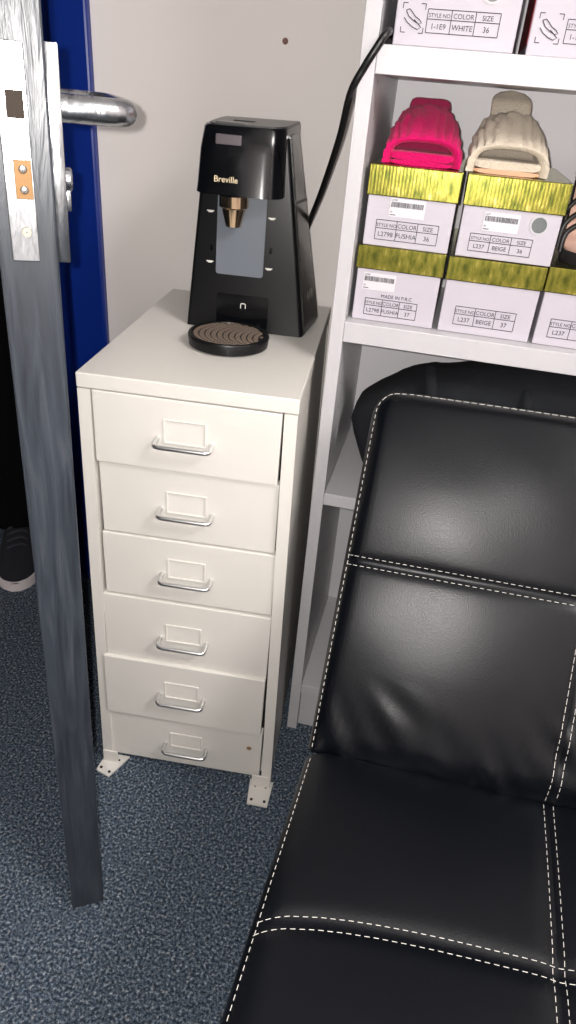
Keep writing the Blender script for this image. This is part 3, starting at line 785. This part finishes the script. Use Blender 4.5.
b = NB(); bmesh.ops.create_uvsphere(b, u_segments=20, v_segments=12, radius=1)
for v in b.verts:
    v.co = Vector((v.co.x*.083, -.005+v.co.y*.095+.012, 1.672+v.co.z*.075)); 
    if v.co.y < -.05: v.co.z = max(v.co.z, 1.68)
obj('hair', b, m_hair, per, 80)
fc = NB(); bmesh.ops.create_cone(fc, segments=10, radius1=.014, radius2=.006, depth=.03, cap_ends=True, matrix=Matrix.Translation((0, -.112, 1.60)) @ Matrix.Rotation(PI/2, 4, 'X'))
obj('nose', fc, m_skin, pb, 60)
for s in (-1, 1):
    e_ = NB(); bmesh.ops.create_uvsphere(e_, u_segments=10, v_segments=8, radius=.012, matrix=Matrix.Translation((s*.032, -.097, 1.625))); obj('eye', e_, m_printw, pb, 60)
    e_ = NB(); bmesh.ops.create_uvsphere(e_, u_segments=10, v_segments=8, radius=1, matrix=Matrix.Translation((s*.078, .0, 1.61)) @ Matrix.Diagonal((.012, .022, .032, 1))); obj('ear', e_, m_skin, pb, 60)
e_ = NB(); bmesh.ops.create_uvsphere(e_, u_segments=10, v_segments=8, radius=1, matrix=Matrix.Translation((0, -.10, 1.565)) @ Matrix.Diagonal((.024, .01, .007, 1))); obj('mouth', e_, mat('lips', (160, 85, 80), .5), pb, 60)
# trousers
V = []; E = []
V.append((0, 0, 0.98, (.155, .115))); 
c0 = chain(0, [(0, 0, .90, (.165, .12))])
for s in (-1, 1):
    chain(c0, [(s*.09, 0, .80, .105), (s*.11, 0, .62, .092), (s*.122, .0, .44, .094), (s*.13, .01, .22, .092), (s*.13, .01, .085, .094), (s*.13, .01, .06, .09)])
skin('trousers', V, E, mat('black_trouser_cloth', (6, 6, 8), .95, spec=.1), per, 2)
V = []; E = []
V.append((0, 0, 0.99, (.16, .125)))
c0 = chain(0, [(0, 0, 1.12, (.155, .115)), (0, .005, 1.28, (.175, .12)), (0, .01, 1.405, (.13, .09)), (0, 0, 1.455, (.07, .065))])
for s in (-1, 1): chain(3, [(s*.17, .01, 1.39, .074), (s*.21, .015, 1.24, .064), (s*.225, .01, 1.12, .056), (s*.225, -.03, .98, .048), (s*.223, -.052, .905, .042)])
skin('sweatshirt', V, E, mat('black_jersey', (20, 20, 24), .9), per, 2)
# shoes
def shoe_outline(s):
    half = 0.030+0.020*math.sin(PI*min(s, 1)*.5)
    if s < .15: half *= math.sqrt(max(1-(1-s/.15)**2, .02))
    if s > .72: half = 0.050*math.sqrt(max(1-((s-.72)/.285)**2, .02))
    return half
for s in (-1, 1):
    sx = s*.13; y_heel, y_toe = 0.075, -0.215
    def srings(bm, prof):
        rings = []
        for k in range(25):
            q = k/24; y = y_heel+(y_toe-y_heel)*q; h = shoe_outline(q); rings.append(prof(q, y, h))
        loft(bm, rings)
    b = NB(); srings(b, lambda q, y, h: [(sx+h*1.03, y, .001), (sx+h*1.06, y, .014), (sx+h*1.04, y, .027), (sx-h*1.04, y, .027), (sx-h*1.06, y, .014), (sx-h*1.03, y, .001)])
    so = obj('shoe_sole', b, m_white_rubber, per, 50)
    def up(q, y, h):
        zt = .105-.012*q if q < .35 else .101-.055*min((q-.35)/.5, 1)-.02*max(0, (q-.85)/.15)
        return [(sx+h*.97*math.copysign(abs(math.cos(a))**.7, math.cos(a)), y, .022+(zt-.022)*math.sin(a)**.8) for a in [PI*j/16 for j in range(17)]]
    b = NB(); srings(b, up); uo = obj('shoe_upper', b, m_shoe, per, 60)
    b = NB()
    for k in range(5):
        q = .42+.065*k; y = y_heel+(y_toe-y_heel)*q; zt = .101-.055*min((q-.35)/.5, 1)
        tube(b, smoothpath([(sx-.026, y, zt-.010), (sx-.012, y-.004, zt+.002), (sx+.012, y+.004, zt+.002), (sx+.026, y, zt-.010)], 4), .0032, 6)
    obj('shoe_laces', b, m_lace, uo, 60)
